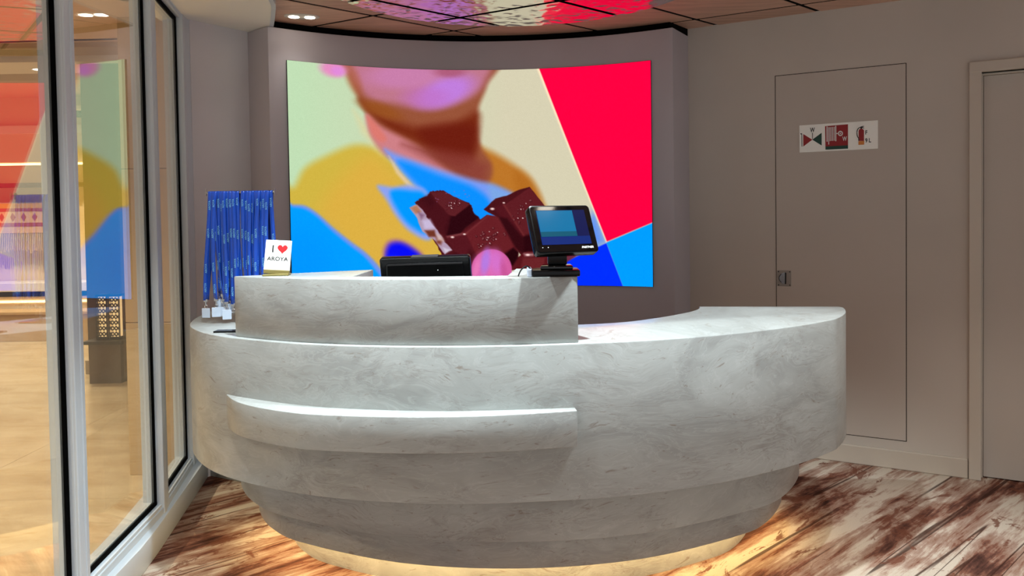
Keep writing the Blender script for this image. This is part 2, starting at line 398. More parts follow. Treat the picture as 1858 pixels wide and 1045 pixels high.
# painted soffit over the partition with a rounded edge
sf = thing('ceiling_soffit', 'cream painted dropped soffit with a curved edge above the glass partition', None, (-1.3, 3.5, 2.345), 0, kind='structure')
edge = spline([(-1.262, 4.02), (-1.178, 3.78), (-1.115, 3.56), (-1.085, 3.2), (-1.08, 2.6), (-1.08, -1.5)], 10)
prism('soffit_panel', edge + [(-1.62, -1.5), (-1.60, 2.4), (-1.72, 3.3), (-1.80, 4.3), (-1.40, 4.3)], 2.345, HC+.011, 'soffit_paint', sf)
prism('soffit_edge_trim', edge + [(x+.022, y) for x, y in edge[::-1]], 2.343, HC+.004, 'frame_white', sf)

# ------------------------------------------------------------------ glass partition (three panes)
def pane(n, label, a, b, far_frame=.045, near_frame=.045, zb=.145, zt=2.328):
    """glass from a (near) to b (far); local x runs along it, -y faces the counter"""
    a, b = Vector((*a, 0)), Vector((*b, 0)); L = (b-a).length; ang = math.atan2(b.y-a.y, b.x-a.x)
    w = thing('window_%d' % n, label, None, a, ang, kind='structure')
    # local +y is to the left of the walking direction = the lobby side
    box('glass_pane', .0, L, -.004, .004, zb-.01, zt+.01, 'glass', w)
    def ring_bars(name, y0, y1, d0, d1, m, bev=0):
        # bars between d0 and d1 inside the pane's edge
        box(name, L-d1, L-d0, y0, y1, zb+d0, zt-d0, m, w, bev); box(name, d0, d1, y0, y1, zb+d0, zt-d0, m, w, bev)
        box(name, d0, L-d0, y0, y1, zb+d0, zb+d1, m, w, bev); box(name, d0, L-d0, y0, y1, zt-d1, zt-d0, m, w, bev)
    ring_bars('gasket', -.010, -.0045, .0, .018, 'gasket')
    ring_bars('inner_bead', .0045, .040, -.012, .016, 'frame_white', .002)
    ring_bars('outer_bead', -.030, -.010, -.014, .001, 'frame_white', .002)
    box('mullion', L+.0, L+far_frame, -.040, .045, zb-.04, HC, 'frame_white', w, .003)
    box('mullion', -near_frame, -.0, -.040, .045, zb-.04, HC, 'frame_white', w, .003)
    box('sill_rail', -near_frame, L+far_frame, -.036, .045, .10, zb-.012, 'frame_white', w, .003)
    box('head_rail', -near_frame, L+far_frame, -.036, .045, zt+.012, HC, 'frame_white', w, .003)
    return w
pane(1, 'near pane of the glass partition at the left edge', (-1.546, .955), (-1.4435, 2.408), .024, .045)
pane(2, 'middle pane of the glass partition reflecting the screen', (-1.4415, 2.455), (-1.5095, 3.130), .032, .022)
pane(3, 'far narrow pane of the glass partition beside the counter', (-1.528, 3.208), (-1.643, 3.742), .05, .034)
tr = thing('trim_1', 'white metal plinth under the glass partition', None, (-1.45, 3, 0), 0, kind='structure')
off = [(x-.17, y) for x, y in SILL]
prism('plinth', SILL + off[::-1], 0, .105, 'frame_white', tr, bevel=.004)
box('mullion_cover', -1.49, -1.403, 2.422, 2.446, .105, HC, 'frame_white', tr, .003, world=True)
box('mullion_cover', -1.565, -1.481, 3.158, 3.182, .105, HC, 'frame_white', tr, .003, world=True)
box('mullion_cover', -1.72, -1.618, 3.785, 3.87, .105, HC, 'frame_white', tr, .004, world=True)

# ------------------------------------------------------------------ lobby beyond the glass
lf = thing('floor_stone', 'beige travertine lobby floor beyond the glass partition', None, (-4, 4, 0), 0, kind='structure')
box('floor_bed', -9.5, -1.56, -1.5, 9.6, -.03, -.012, 'bench_stone', lf, world=True)
tile = None
for i in range(6):
    for j in range(9):
        x1 = -1.60-i*1.2; y0 = .6+j*1.0
        if tile is None:
            tile = box('stone_tile', -.5990, .5990, -.4990, .4990, -.012, 0, 'travertine', lf, bevel=.0006); o = tile
        else: o = tile.copy(); COL.objects.link(o)
        o.location = Vector((x1-.6, y0+.5, 0))-lf.location
lc = thing('ceiling_lobby', 'smooth pinkish lobby ceiling beyond the glass', None, (-4, 3, HC), 0, kind='structure')
prism('ceiling_panel', [(-9.5, -1.5), (-1.62, -1.5), (-1.62, 2.4), (-1.78, 4.3), (-1.78, 4.4), (-9.5, 4.75)], HC, HC+.05, 'lobby_ceiling', lc)
prism('ceiling_raised', [(-9.5, 4.3), (-1.5, 4.3), (-1.5, 9.6), (-9.5, 9.6)], 2.78, 2.83, 'lobby_ceiling', lc)
prism('cove_face', [(-9.5, 4.75), (-1.78, 4.40), (-1.78, 4.36), (-9.5, 4.71)], HC, 2.80, 'lobby_trim', lc)
for y0, y1, z0, mm in ((6.15, 6.45, 2.74, 'lobby_trim'), (6.5, 7.0, 2.70, 'lobby_white'), (7.05, 7.5, 2.73, 'lobby_trim')):
    box('ceiling_beam', -9.5, -1.7, y0, y1, z0, 2.80, mm, lc, world=True)
FY = 8.8
lb = thing('wall_lobby', 'far lobby wall with a lit display niche', None, (-5, FY, 0), 0, kind='structure')
box('wall_panel', -9.5, -1.5, FY+.35, FY+.45, 0, 2.85, 'lobby_wall', lb, world=True)
p_led = at(157, 296, FY); xr, zt_ = p_led.x, p_led.z; zb_ = at(60, 538, FY).z
box('niche_head', -9.5, xr+.9, FY, FY+.36, zt_+.02, 2.82, 'lobby_wall', lb, world=True)
box('niche_cheek', xr+.015, xr+.45, FY, FY+.36, 0, zt_+.02, 'lobby_white', lb, world=True)
box('niche_base', -9.5, xr+.02, FY+.02, FY+.36, 0, zb_, 'lobby_wall', lb, world=True)
box('cornice', -9.5, xr+.9, FY-.05, FY, 2.36, 2.45, 'lobby_white', lb, world=True)
box('niche_light', -9.5, xr, FY+.01, FY+.03, zt_-.012, zt_+.012, 'led_line', lb, world=True)
box('niche_light', xr-.012, xr+.012, FY-.01, FY+.01, zb_, zt_+.012, 'led_line', lb, world=True)
box('niche_light', -9.5, -4.9, FY+.0, FY+.02, .40, .425, 'led_line', lb, world=True)
dz = lambda y: at(50, y, FY).z
box('display_shelf', -9.5, xr-.15, FY+.10, FY+.34, dz(338), dz(331), 'pillar_brown', lb, world=True)
box('niche_ledge', -9.5, xr-.02, FY-.02, FY+.34, dz(529), dz(513), 'lobby_white', lb, world=True, bevel=.006)
box('ledge_black_strip', -9.5, xr-.02, FY-.01, FY+.02, dz(538), dz(530), 'black', lb, world=True)  # plain black strip under the niche ledge
wl2 = tag(box('wall_lobby_left', -9.6, -9.5, -1.5, 9.6, 0, 2.85, 'lobby_wall'), 'lobby side wall far to the left', kind='structure')
wl3 = tag(box('wall_lobby_right', -1.72, -1.62, 4.3, 9.3, 0, 2.85, 'lobby_wall'), 'lobby wall behind the curved screen wall', kind='structure')
bench = thing('stone_bench', 'long low stone bench along the lit lobby wall', 'bench', (-6.5, 8.55, 0), 0)
box('bench_body', -3.0, 1.75, -.1, .22, 0, .30, 'bench_stone', bench, bevel=.006)
box('bench_top', -3.02, 1.77, -.12, .22, .30, .335, 'bench_stone', bench, bevel=.008)
# textile
tx = thing('textile_hanging', 'fringed embroidered textile hanging in the lit lobby niche', 'textile', (-6.5, FY+.2, 0), 0)
zz = [dz(v) for v in (368, 377, 383, 404, 411, 423)]
hw0, hw1 = -2.2, xr-.25+6.5
box('cloth', hw0, hw1, -.01, .01, zz[5], zz[0], 'textile_ground', tx)
box('border_band', hw0, hw1, -.014, .0, zz[2], zz[1], 'textile_stripe', tx); box('border_band', hw0, hw1, -.014, .0, zz[4], zz[3], 'textile_stripe', tx)
box('gold_band', hw0, hw1, -.013, .0, zz[1], zz[0], 'textile_gold', tx)
k = hw0+.05
while k < hw1-.05:
    zc = (zz[2]+zz[3])/2
    plate('motif', [(k, zc-.05), (k+.03, zc), (k, zc+.05), (k-.03, zc)], -.016, -.005, 'textile_stripe', tx); k += .13
fr_b = []
k = hw0
while k < hw1:
    ln = random.uniform(.20, .25); fr_b.append((k, k+.012, -.006, .004, zz[5]-ln, zz[5])); k += .022
o = multi('fringe', fr_b, 'textile_fringe', tx); o['kind'] = 'stuff'
# pillars
col = thing('stone_column', 'beige stone clad column just behind the middle glass pane', 'column', (-1.93, 4.03, 0), 0)
for z0, z1 in ((0, .80), (.803, 1.60), (1.603, 2.383)):
    box('cladding_slab', -.09, .20, -.10, .16, z0, z1, 'column_stone', col, bevel=.003)
pb = thing('brown_pillar', 'tall dark bronze clad pillar inside the lobby', 'column', (at(215, 600, 6.6).x, 6.75, 0), 0)
box('pillar_shaft', -.27, .33, -.15, .25, .0, 2.78, 'pillar_brown', pb, bevel=.004)
box('pillar_base', -.29, .35, -.17, .27, .0, .12, 'lobby_trim', pb, bevel=.004)
for s, (px, lab) in enumerate(((191, 'left of the two glowing lattice lanterns beyond the glass'), (213, 'right of the two glowing lattice lanterns beyond the glass'))):
    c = at(px, 612, 6.3); t = thing('lattice_lantern', lab, 'lantern', (c.x, 6.3, at(px, 614, 6.3).z), 0, 'lattice lanterns')
    h = at(px, 533, 6.3).z-at(px, 614, 6.3).z; w_ = .043
    box('glow_core', -w_+.012, w_-.012, -w_+.012, w_-.012, .02, h-.02, 'lattice_glow', t)
    multi('lantern_frame', [(sx*w_-.005, sx*w_+.005, sy*w_-.005, sy*w_+.005, 0, h) for sx in (-1, 1) for sy in (-1, 1)] + [(-w_, w_, -w_, w_, 0, .02), (-w_, w_, -w_, w_, h-.02, h)], 'lattice_dark', t)
    rows = 7; vs, fs = [], []
    for r in range(rows):
        for d in (1, -1):
            for q in (-1, 0, 1):
                zc = .02+(h-.04)*(r+.5)/rows; xc = q*w_*.66
                M = Matrix.Translation((xc, -w_, zc)) @ Matrix.Rotation(d*math.radians(50), 4, 'Y')
                k0 = len(vs); vs += [M @ Vector(v) for v in cube_v(-.026, .026, -.003, .003, -.0042, .0042)]; fs += [tuple(i+k0 for i in f) for f in CUBE_F]
    mesh('lattice_screen', vs, fs, 'lattice_dark', t)
lt = thing('lantern_table', 'dark plinth table carrying the two lattice lanterns', 'table', (at(202, 614, 6.3).x, 6.3, 0), 0)
ztab = at(202, 614, 6.3).z
box('table_top', -.16, .16, -.14, .14, ztab-.03, ztab-.001, 'lattice_dark', lt, bevel=.003); box('table_pedestal', -.13, .13, -.11, .11, 0, ztab-.03, 'pillar_brown', lt)
# dome camera
p = at(145, 197, FY-.1); dc = thing('dome_camera', 'small dark dome security camera on the far lobby wall', 'camera', (p.x, FY-.12, p.z), 0)
lathe('camera_mount', [(.10, .02), (.10, -.02), (.085, -.035)], 'lobby_white', dc); lathe('camera_dome', [(.078, -.035), (.07, -.07), (.045, -.095), (.012, -.105)], 'black_gloss', dc)
box('camera_bracket', -.10, .10, 0, .13, -.01, .03, 'lobby_white', dc)
p = at(145, 333, FY-.02); pl = thing('wall_plaque', 'small brown plaque on the lit niche side wall', 'plaque', (p.x, FY+.34, p.z), 0)
box('plaque_plate', -.03, .03, -.01, .01, -.085, .085, 'pillar_brown', pl, bevel=.002); multi('plaque_lines', [(-.018, .018, -.0125, -.009, z-.006, z+.006) for z in (-.05, -.02, .01, .04)], 'lobby_white', pl)

# ------------------------------------------------------------------ reception counter
CC = (.012, 4.006)
def pol(a, r): a = math.radians(a); return (CC[0]+r*math.sin(a), CC[1]-r*math.cos(a))
RING = [(-44, 1.722), (-37.2, 1.770), (-31, 1.785), (-22.8, 1.790), (-15, 1.783), (-6, 1.768), (5, 1.747), (13, 1.742), (22, 1.737), (32, 1.732), (40, 1.730)]
def ring_r(a):
    return float(np.interp(a, [p[0] for p in RING], [p[1] for p in RING]))
HR, HB, H2, H3 = .9406, .4658, .2588, .1366
ct = thing('reception_counter', 'curved white marbled reception counter with raised ledge and glowing plinth', 'counter', (0, 2.8, 0), 0)
outer = spline([(-1.300, 3.50), (-1.298, 3.30), (-1.285, 3.12), (-1.250, 2.94)] + [pol(a, r) for a, r in RING] + [(1.192, 2.755), (1.262, 2.865), (1.310, 2.975)], 10)
outer += [(1.327, 3.03), (1.325, 3.055), (1.305, 3.066)]
inner = [(.771, 3.132)] + spline([(.768, 3.105), (.735, 3.03), (.661, 2.932), (.52, 2.80), (.36, 2.70), (.1, 2.655), (-.2, 2.66), (-.5, 2.72), (-.72, 2.85), (-.86, 3.05), (-.90, 3.3), (-.90, 3.50)], 8)
prism('counter_top_body', outer + inner, HB, HR, 'solid_surface', ct, bevel=.004, seg=2)
BASE = lambda R: spline([pol(-62, R-.24), pol(-56, R-.14), pol(-48, R-.062), pol(-40, R-.012), pol(-32, R), pol(-16, R), pol(0, R-.003), pol(16, R), pol(32, R), pol(40, R-.008), pol(50, R-.068), pol(57, R-.15), pol(63, R-.25)], 8) + [(1.02, 3.45), (.70, 3.40), (.55, 3.0), (.2, 2.85), (-.3, 2.85), (-.62, 3.0), (-.75, 3.35), (-1.0, 3.40)]
prism('upper_base_band', BASE(1.556), H2, HB, 'solid_surface', ct, bevel=.003)
prism('lower_base_band', BASE(1.484), H3, H2, 'solid_surface', ct, bevel=.003)
prism('plinth', BASE(1.345), 0, H3, 'solid_surface', ct)
led = spline([pol(a, r) for a, r in ((-56, 1.325), (-48, 1.385), (-40, 1.428), (-32, 1.438), (-16, 1.438), (0, 1.435), (16, 1.438), (32, 1.438), (40, 1.430), (50, 1.375), (57, 1.30))], 8)
prism('led_strip', led + [(CC[0]+(x-CC[0])*.99, CC[1]+(y-CC[1])*.99) for x, y in led[::-1]], H3-.010, H3-.001, 'led_warm', ct)
prism('rear_panel', [(-1.598, 3.905), (-1.25, 3.73), (-1.2, 3.50), (-1.0, 3.45), (-1.0, 3.52), (-1.17, 3.58), (-1.21, 3.78), (-1.57, 3.96)], 0, .80, 'solid_surface', ct, bevel=.003)
# raised ledge: curved front bar with two wings around the monitor
BA0, BA1 = -32.3, 6.15
HT = 1.142
fr_ = [pol(BA0+(BA1-BA0)*k/40, ring_r(BA0+(BA1-BA0)*k/40)-.022) for k in range(41)]
back_bar = [pol(a, ring_r(a)-.125) for a in (-1.0, -4, -7, -10, -13, -16, -18.5)]
ledge_outline = fr_ + [(.205, 2.62), (.10, 2.66), (.012, 2.67)] + back_bar + [(-.503, 2.73), (-.62, 2.68), (-.78, 2.60), (-.90, 2.525)]
prism('raised_ledge', ledge_outline, HR+.0003, HT, 'solid_surface', ct, bevel=.003)
# lens shaped shelf on the front
sh = [(-33.6, 1.776), (-30, 1.828), (-26.2, 1.858), (-22, 1.872), (-18.5, 1.872), (-11, 1.850), (-5, 1.828), (0, 1.806), (5.6, 1.784)]
shf = spline([pol(a, r) for a, r in sh], 8)
shb = [pol(a, ring_r(a)-.01) for a in np.linspace(5.6, -33.6, 40)]
prism('front_shelf', shf + shb, .640, .748, 'solid_surface', ct, bevel=.003)
tag(box('dark_flat_box', -.05, .05, -.02, .02, 0, .006, 'black_plastic', bevel=.001), 'small flat dark shape on the counter beside the raised ledge', 'flat_box').location = (-.985, 2.62, HR)  # thin dark box of no particular kind

# ------------------------------------------------------------------ curved LED video wall
vw = thing('video_wall', 'large curved video screen showing a chocolate bar advert', 'screen', (SC[0], SC[1]+SR, .92), 0)
T0, T1, Z0, Z1 = -36.1, 27.0, .920, 2.175
NX, NY = 660, 410
u = (np.arange(NX+1)/NX); v = (np.arange(NY+1)/NY)
U, V = np.meshgrid(u, v)
def picture(U, V):
    cx = [519.196, 9.927, 697.598, -8.742, -74.036, 4.781, 38.885, -1.791]; cy = [110.29, 425.539, 73.206, -124.267, -75.351, 113.354, 2.741, -4.915]  # polynomial fit of the camera projection: u, v to image pixels, as traced below
    basis = [U**i*V**j for i in range(4) for j in range(2)]
    X = sum(c*b for c, b in zip(cx, basis)).ravel(); Y = sum(c*b for c, b in zip(cy, basis)).ravel()
    img = np.zeros((X.size, 3))
    rs = np.random.RandomState(3)
    def sd(poly):
        p = np.array(poly, float); d = np.full(X.size, 1e9); s = np.ones(X.size)
        for i in range(len(p)):
            a, b = p[i], p[i-1]; e = b-a; wx, wy = X-a[0], Y-a[1]
            t = np.clip((wx*e[0]+wy*e[1])/(e@e), 0, 1)
            d = np.minimum(d, (wx-e[0]*t)**2+(wy-e[1]*t)**2)
            c1, c2, c3 = Y >= a[1], Y < b[1], e[0]*wy > e[1]*wx
            f = (c1 & c2 & c3) | (~c1 & ~c2 & ~c3); s[f] *= -1
        return s*np.sqrt(d)
    def put(col, mask, op=1.0):
        m = (np.clip(mask, 0, 1)*op)[:, None]; img[:] = img*(1-m)+np.array(col, float)*m
    def soft(poly, w): t = np.clip((w-sd(poly))/(2*w), 0, 1); return t*t*(3-2*t)
    def P(poly, col, w=1.0, op=1.0): put(col, soft(poly, w), op)
    def E(cx_, cy_, rx, ry, col, rot=0, w=.5, op=1.0):
        c_, s_ = math.cos(rot), math.sin(rot); dx, dy = X-cx_, Y-cy_
        r = np.sqrt(((dx*c_+dy*s_)/rx)**2+((-dx*s_+dy*c_)/ry)**2); t = np.clip((1+w-r)/(2*w), 0, 1); put(col, t*t*(3-2*t), op)
    sp_ = lambda pts, n=6: spline(pts, n, True)
    # soft background
    t = np.clip((X-540)/380, 0, 1)[:, None]; img[:] = np.array((190, 219, 178))*(1-t)+np.array((212, 205, 176))*t
    # yellow top, both shoulders
    P(sp_([(505, 350), (532, 338), (552, 305), (590, 283), (642, 263), (682, 270), (712, 294), (760, 350), (800, 420), (830, 540), (500, 540)]), (206, 178, 66), 11)
    P(sp_([(640, 300), (690, 290), (770, 380), (800, 540), (640, 540), (575, 400)]), (220, 172, 66), 26, .8)
    P(sp_([(860, 270), (885, 272), (930, 297), (964, 324), (985, 366), (1000, 420), (900, 420), (840, 330)]), (186, 116, 40), 10)
    P(sp_([(935, 312), (962, 330), (982, 370), (960, 390), (940, 350)]), (176, 104, 30), 12, .8)
    # neck, jaw and chin
    P(sp_([(618, 100), (632, 140), (652, 185), (668, 216), (673, 246), (703, 284), (770, 305), (842, 330), (886, 330), (893, 300), (872, 265), (865, 232), (869, 194), (884, 155), (893, 100)]), (150, 82, 56), 7)
    P([(640, 200), (668, 235), (705, 285), (690, 280), (655, 240)], (226, 206, 150), 9, .55)
    P(sp_([(652, 182), (690, 208), (760, 232), (820, 226), (866, 205), (866, 245), (852, 285), (815, 292), (760, 262), (700, 232)]), (118, 40, 18), 13)
    P(sp_([(760, 236), (850, 224), (866, 250), (850, 300), (800, 285)]), (106, 26, 14), 14, .8)
    P(sp_([(664, 208), (688, 228), (752, 262), (800, 298), (842, 330), (776, 308), (706, 284), (672, 246)]), (206, 128, 136), 8, .95)
    P([(730, 262), (800, 300), (845, 330), (880, 330), (885, 300), (850, 280)], (136, 60, 52), 14, .8)
    P(sp_([(632, 120), (700, 112), (780, 112), (884, 112), (880, 150), (852, 178), (790, 196), (720, 190), (665, 176)]), (190, 118, 140), 12, .95)
    E(735, 140, 70, 22, (200, 126, 176), 0, .5, .8); E(808, 168, 52, 24, (190, 124, 222), -.35, .5, .95); E(770, 178, 40, 18, (190, 110, 190), 0, .6, .6)
    E(816, 132, 26, 9, (165, 80, 110), 0, .6, .7); E(690, 200, 40, 12, (150, 80, 30), .35, .6, .8); E(640, 145, 12, 30, (170, 90, 50), -.4, .6, .5)
    P(sp_([(664, 212), (676, 218), (700, 250), (690, 258), (674, 244)]), (220, 118, 104), 6, .8)
    E(604, 126, 24, 14, (226, 140, 190), .2, .5)
    E(612, 130, 12, 8, (220, 135, 225), .2, .6, .7)
    # blue collar
    P(sp_([(697, 272), (722, 281), (800, 308), (860, 326), (900, 336), (944, 360), (962, 392), (930, 430), (850, 430), (800, 392), (760, 346), (728, 312)]), (120, 152, 240), 8)
    P(sp_([(722, 292), (800, 318), (860, 340), (892, 372), (890, 420), (850, 420), (806, 384), (765, 344)]), (10, 142, 255), 9)
    P(sp_([(890, 338), (940, 362), (958, 395), (905, 400), (893, 365)]), (122, 166, 225), 9, .9)
    P([(705, 283), (725, 312), (760, 350), (800, 390), (794, 394), (752, 352), (718, 314)], (226, 200, 170), 4, .8)
    P(sp_([(684, 337), (712, 339), (744, 336), (776, 352), (782, 432), (745, 421), (718, 392), (700, 362)]), (140, 160, 235), 6)
    P(sp_([(708, 348), (744, 346), (772, 356), (776, 420), (748, 412), (724, 386)]), (0, 150, 255), 7)
    P(sp_([(500, 369), (530, 371), (552, 373), (574, 386), (604, 413), (637, 439), (664, 459), (692, 490), (740, 560), (500, 560)], 4), (110, 146, 235), 4)
    P(sp_([(500, 375), (530, 376), (550, 379), (572, 392), (602, 420), (634, 446), (660, 466), (688, 500), (730, 560), (500, 560)], 4), (0, 156, 255), 4)
    E(545, 480, 60, 60, (0, 140, 248), .5, .8, .5)
    P(sp_([(695, 462), (702, 440), (722, 435), (748, 446), (770, 468), (760, 490), (705, 492)]), (128, 70, 190), 7, .8)
    P(sp_([(700, 468), (706, 446), (724, 441), (746, 451), (764, 470), (740, 490), (708, 490)]), (8, 12, 244), 7)
    E(712, 480, 16, 14, (20, 70, 255), 0, .6, .8)
    # right hand facets
    P([(1082, 380), (1103, 440), (1032, 478), (1000, 470), (1045, 430), (1068, 395)], (92, 142, 240), 16, .95)
    P([(964, 100), (1101, 441), (1105, 437), (972, 100)], (255, 226, 190), 2.2)
    P([(968.5, 100), (1102, 438), (1200, 397), (1200, 90)], (255, 0, 64), 1.0)
    P([(1101, 440), (1200, 398), (1200, 540), (1139, 540)], (0, 156, 255), 1.0)
    P([(1101, 441), (1139, 540), (1000, 540), (1010, 482)], (0, 46, 255), 1.2)
    # chocolate bar (outlined in pixels of an image crop, scaled into the picture)
    K = lambda pts: [(740+.1991*a, 330+.1991*b) for a, b in pts]
    def Q(pts, col, w=.8, op=1.0): P(K(pts), col, w, op)
    def jag(pts, amp, n=5):
        out = []
        for i in range(len(pts)):
            a, b = np.array(pts[i], float), np.array(pts[(i+1) % len(pts)], float)
            for s in range(n): out.append(tuple(a+(b-a)*s/n+(rs.uniform(-amp, amp, 2) if s else 0)))
        return out
    Q(jag([(60, 185), (115, 150), (180, 125), (205, 85), (265, 76), (330, 80), (400, 130), (470, 155), (560, 190), (585, 232), (600, 282), (648, 325), (700, 420), (640, 700), (560, 800), (330, 700), (250, 560), (150, 380)], 6), (78, 20, 26), 1.0)
    Q(jag([(200, 92), (330, 88), (470, 160), (565, 205), (430, 312), (375, 300), (290, 210)], 4, 3), (92, 30, 36))
    Q([(372, 312), (430, 312), (566, 206), (600, 284), (648, 325), (520, 420), (470, 480), (350, 500), (330, 430)], (44, 6, 14), 2)
    Q([(75, 180), (190, 120), (300, 230), (390, 320), (350, 500), (230, 400)], (70, 16, 24), 3, .8)
    Q([(110, 165), (200, 110), (250, 190), (210, 240)], (60, 12, 20), 6, .7)
    Q(jag([(12, 236), (80, 206), (150, 280), (178, 330), (250, 420), (285, 470), (330, 545), (402, 622), (335, 658), (290, 600), (230, 520), (130, 452), (85, 335)], 7, 3), (176, 152, 176), 1.2)
    Q([(20, 235), (80, 210), (120, 270), (70, 290)], (178, 120, 92), 3); Q([(150, 440), (240, 440), (260, 500), (190, 500)], (112, 52, 36), 3)
    Q([(130, 350), (200, 340), (245, 420), (150, 430)], (198, 182, 214), 4); Q([(255, 500), (320, 520), (300, 570), (262, 560)], (122, 58, 40), 4)
    Q([(260, 470), (300, 490), (330, 540), (270, 530)], (206, 176, 172), 4); Q([(320, 600), (395, 620), (340, 650)], (210, 200, 216), 3)
    Q([(90, 270), (150, 300), (120, 340)], (120, 80, 110), 4, .8)
    # rear right block
    Q(jag([(690, 250), (800, 150), (900, 125), (1010, 72), (1110, 44), (1150, 90), (1262, 240), (1300, 700), (1100, 760), (960, 560), (830, 330)], 3, 3), (74, 18, 24))
    Q([(880, 212), (1112, 50), (1262, 235), (1300, 420), (1130, 480), (1060, 492)], (94, 28, 34), 1.5)
    Q([(700, 250), (870, 205), (1060, 492), (1000, 590), (840, 330)], (82, 20, 28), 3)
    Q([(720, 240), (780, 232), (1010, 560), (990, 600), (830, 330)], (60, 12, 20), 6, .8)
    Q([(1055, 492), (1140, 474), (1190, 660), (1060, 652), (1000, 600)], (42, 5, 12), 4)
    Q([(865, 205), (880, 200), (1066, 488), (1054, 496)], (116, 44, 46), 2, .8)
    # front block
    Q([(345, 492), (480, 470), (720, 298), (835, 318), (985, 590), (1010, 640), (1000, 800), (560, 860), (520, 700), (330, 700), (440, 650)], (88, 22, 30), 1.0)
    Q([(530, 474), (735, 304), (830, 322), (975, 590), (850, 650), (640, 700)], (102, 30, 36), 2)
    Q([(345, 498), (520, 474), (640, 700), (575, 850), (520, 700), (440, 650)], (84, 22, 30), 3)
    Q([(560, 620), (640, 690), (590, 830), (530, 700)], (66, 14, 22), 6)
    Q([(830, 322), (905, 330), (1060, 520), (1062, 650), (980, 596)], (52, 9, 16), 4)
    Q([(330, 700), (440, 650), (545, 720), (580, 850), (330, 800)], (50, 8, 16), 5)
    Q([(352, 496), (500, 466), (540, 470), (360, 506)], (146, 84, 84), 3, .8)
    Q([(515, 470), (732, 300), (742, 304), (528, 480)], (122, 50, 52), 2, .8)
    # lower right block
    Q(jag([(1000, 690), (1060, 640), (1180, 630), (1300, 660), (1450, 670), (1560, 660), (1460, 720), (1400, 800), (980, 800)], 5, 3), (86, 20, 26), 1)
    Q([(1050, 690), (1250, 690), (1240, 790), (1030, 780)], (104, 34, 38), 3); Q([(1060, 655), (1150, 655), (1140, 670), (1070, 672)], (226, 190, 190), 4, .8)
    Q([(1420, 680), (1560, 662), (1450, 730)], (110, 46, 66), 3)
    Q([(880, 660), (960, 600), (1010, 640), (1000, 700), (960, 760), (930, 760)], (36, 4, 10), 3)
    # embossed scrolls on each block
    for ox, oy, ang, s_ in ((740, 500, -.55, 1.0), (1060, 270, -.75, .9), (410, 205, -.45, .55)):
        ca, sa = math.cos(ang), math.sin(ang)
        tr_ = lambda a, b: (740+.1991*(ox+s_*(a*ca-b*sa)), 330+.1991*(oy+s_*(a*sa+b*ca)))
        for k in range(int(26*s_)):
            a, b = rs.uniform(-135, 135), rs.uniform(-70, 70); x_, y_ = tr_(a, b); r_ = rs.uniform(.8, 2.2)*s_
            E(x_+.5, y_+.5, r_+1.2, r_+.8, (70, 14, 22), rs.uniform(0, 3), .5, .7); E(x_, y_, r_, r_*.6, (150, 92, 92), rs.uniform(0, 3), .6, .75)
        for k in range(7):
            a, b = rs.uniform(-110, 110), rs.uniform(-55, 55); x_, y_ = tr_(a, b); E(x_, y_, .9, .8, (245, 215, 215), 0, .5, .9)
    for a, b, r_ in ((770, 245, 2.4), (405, 503, 2.0), (515, 476, 1.6), (875, 190, 1.4), (1095, 665, 2.2)): E(740+.1991*a, 330+.1991*b, r_*1.5, r_*.8, (250, 220, 215), 0, .7)
    for k in range(16): E(740+.1991*rs.uniform(250, 590), 330+.1991*0+.1991*(70+rs.uniform(0, 1)*120), 1.0, .8, (150, 96, 150), 0, .5, .6)
    # pink sweet
    E(892, 489, 36.8, 36.8, (206, 92, 156), 0, .03); E(888, 486, 30, 31, (220, 108, 180), 0, .35, .8); E(881, 474, 8, 22, (176, 122, 226), .15, .6, .9); E(900, 474, 12, 20, (206, 116, 214), -.1, .7, .6)
    E(864, 488, 5, 18, (236, 130, 190), .25, .7, .6); E(914, 490, 6, 18, (190, 76, 140), -.15, .7, .6)
    # thin bright line round the picture edge
    g = rs.normal(0, 2.0, X.size)[:, None]; img[:] = np.clip(img+g, 0, 255)
    return img
img = picture(U, V)
th = np.radians(T0+(T1-T0)*U).ravel(); zz_ = (Z1-(Z1-Z0)*V).ravel()
rr = SR-.012
co = np.stack([rr*np.sin(th), rr*np.cos(th)-SR, zz_-.92], 1)
n1 = NX+1
ii = (np.arange(NY)[:, None]*n1+np.arange(NX)[None, :]).ravel()
quads = np.stack([ii, ii+n1, ii+n1+1, ii+1], 1)
me = bpy.data.meshes.new('display')
me.vertices.add(len(co)); me.vertices.foreach_set('co', co.astype(np.float32).ravel())
me.loops.add(quads.size); me.loops.foreach_set('vertex_index', quads.astype(np.int32).ravel())
me.polygons.add(len(quads)); me.polygons.foreach_set('loop_start', (np.arange(len(quads))*4).astype(np.int32)); me.polygons.foreach_set('loop_total', np.full(len(quads), 4, np.int32))
me.update(); me.validate()
c = img/255; c = np.where(c <= .04045, c/12.92, ((c+.055)/1.055)**2.4)
ca = me.color_attributes.new('picture', 'FLOAT_COLOR', 'POINT'); ca.data.foreach_set('color', np.concatenate([c, np.ones((len(c), 1))], 1).astype(np.float32).ravel())
dm = mat('display_picture', (0, 0, 0), .6, spec=.03); t = NT(dm); an = t.n('ShaderNodeAttribute', attribute_name='picture')
t.l(an.outputs['Color'], t.b.inputs['Emission Color']); t.b.inputs['Emission Strength'].default_value = 1.05
mk('display', me, dm, vw)
prism('display_housing', arc(SR-.0115, T0-.02, T1+.02, 50) + arc(SR-.0003, T1+.02, T0-.02, 50), Z0-.0008, Z1+.0008, 'black_plastic', vw)

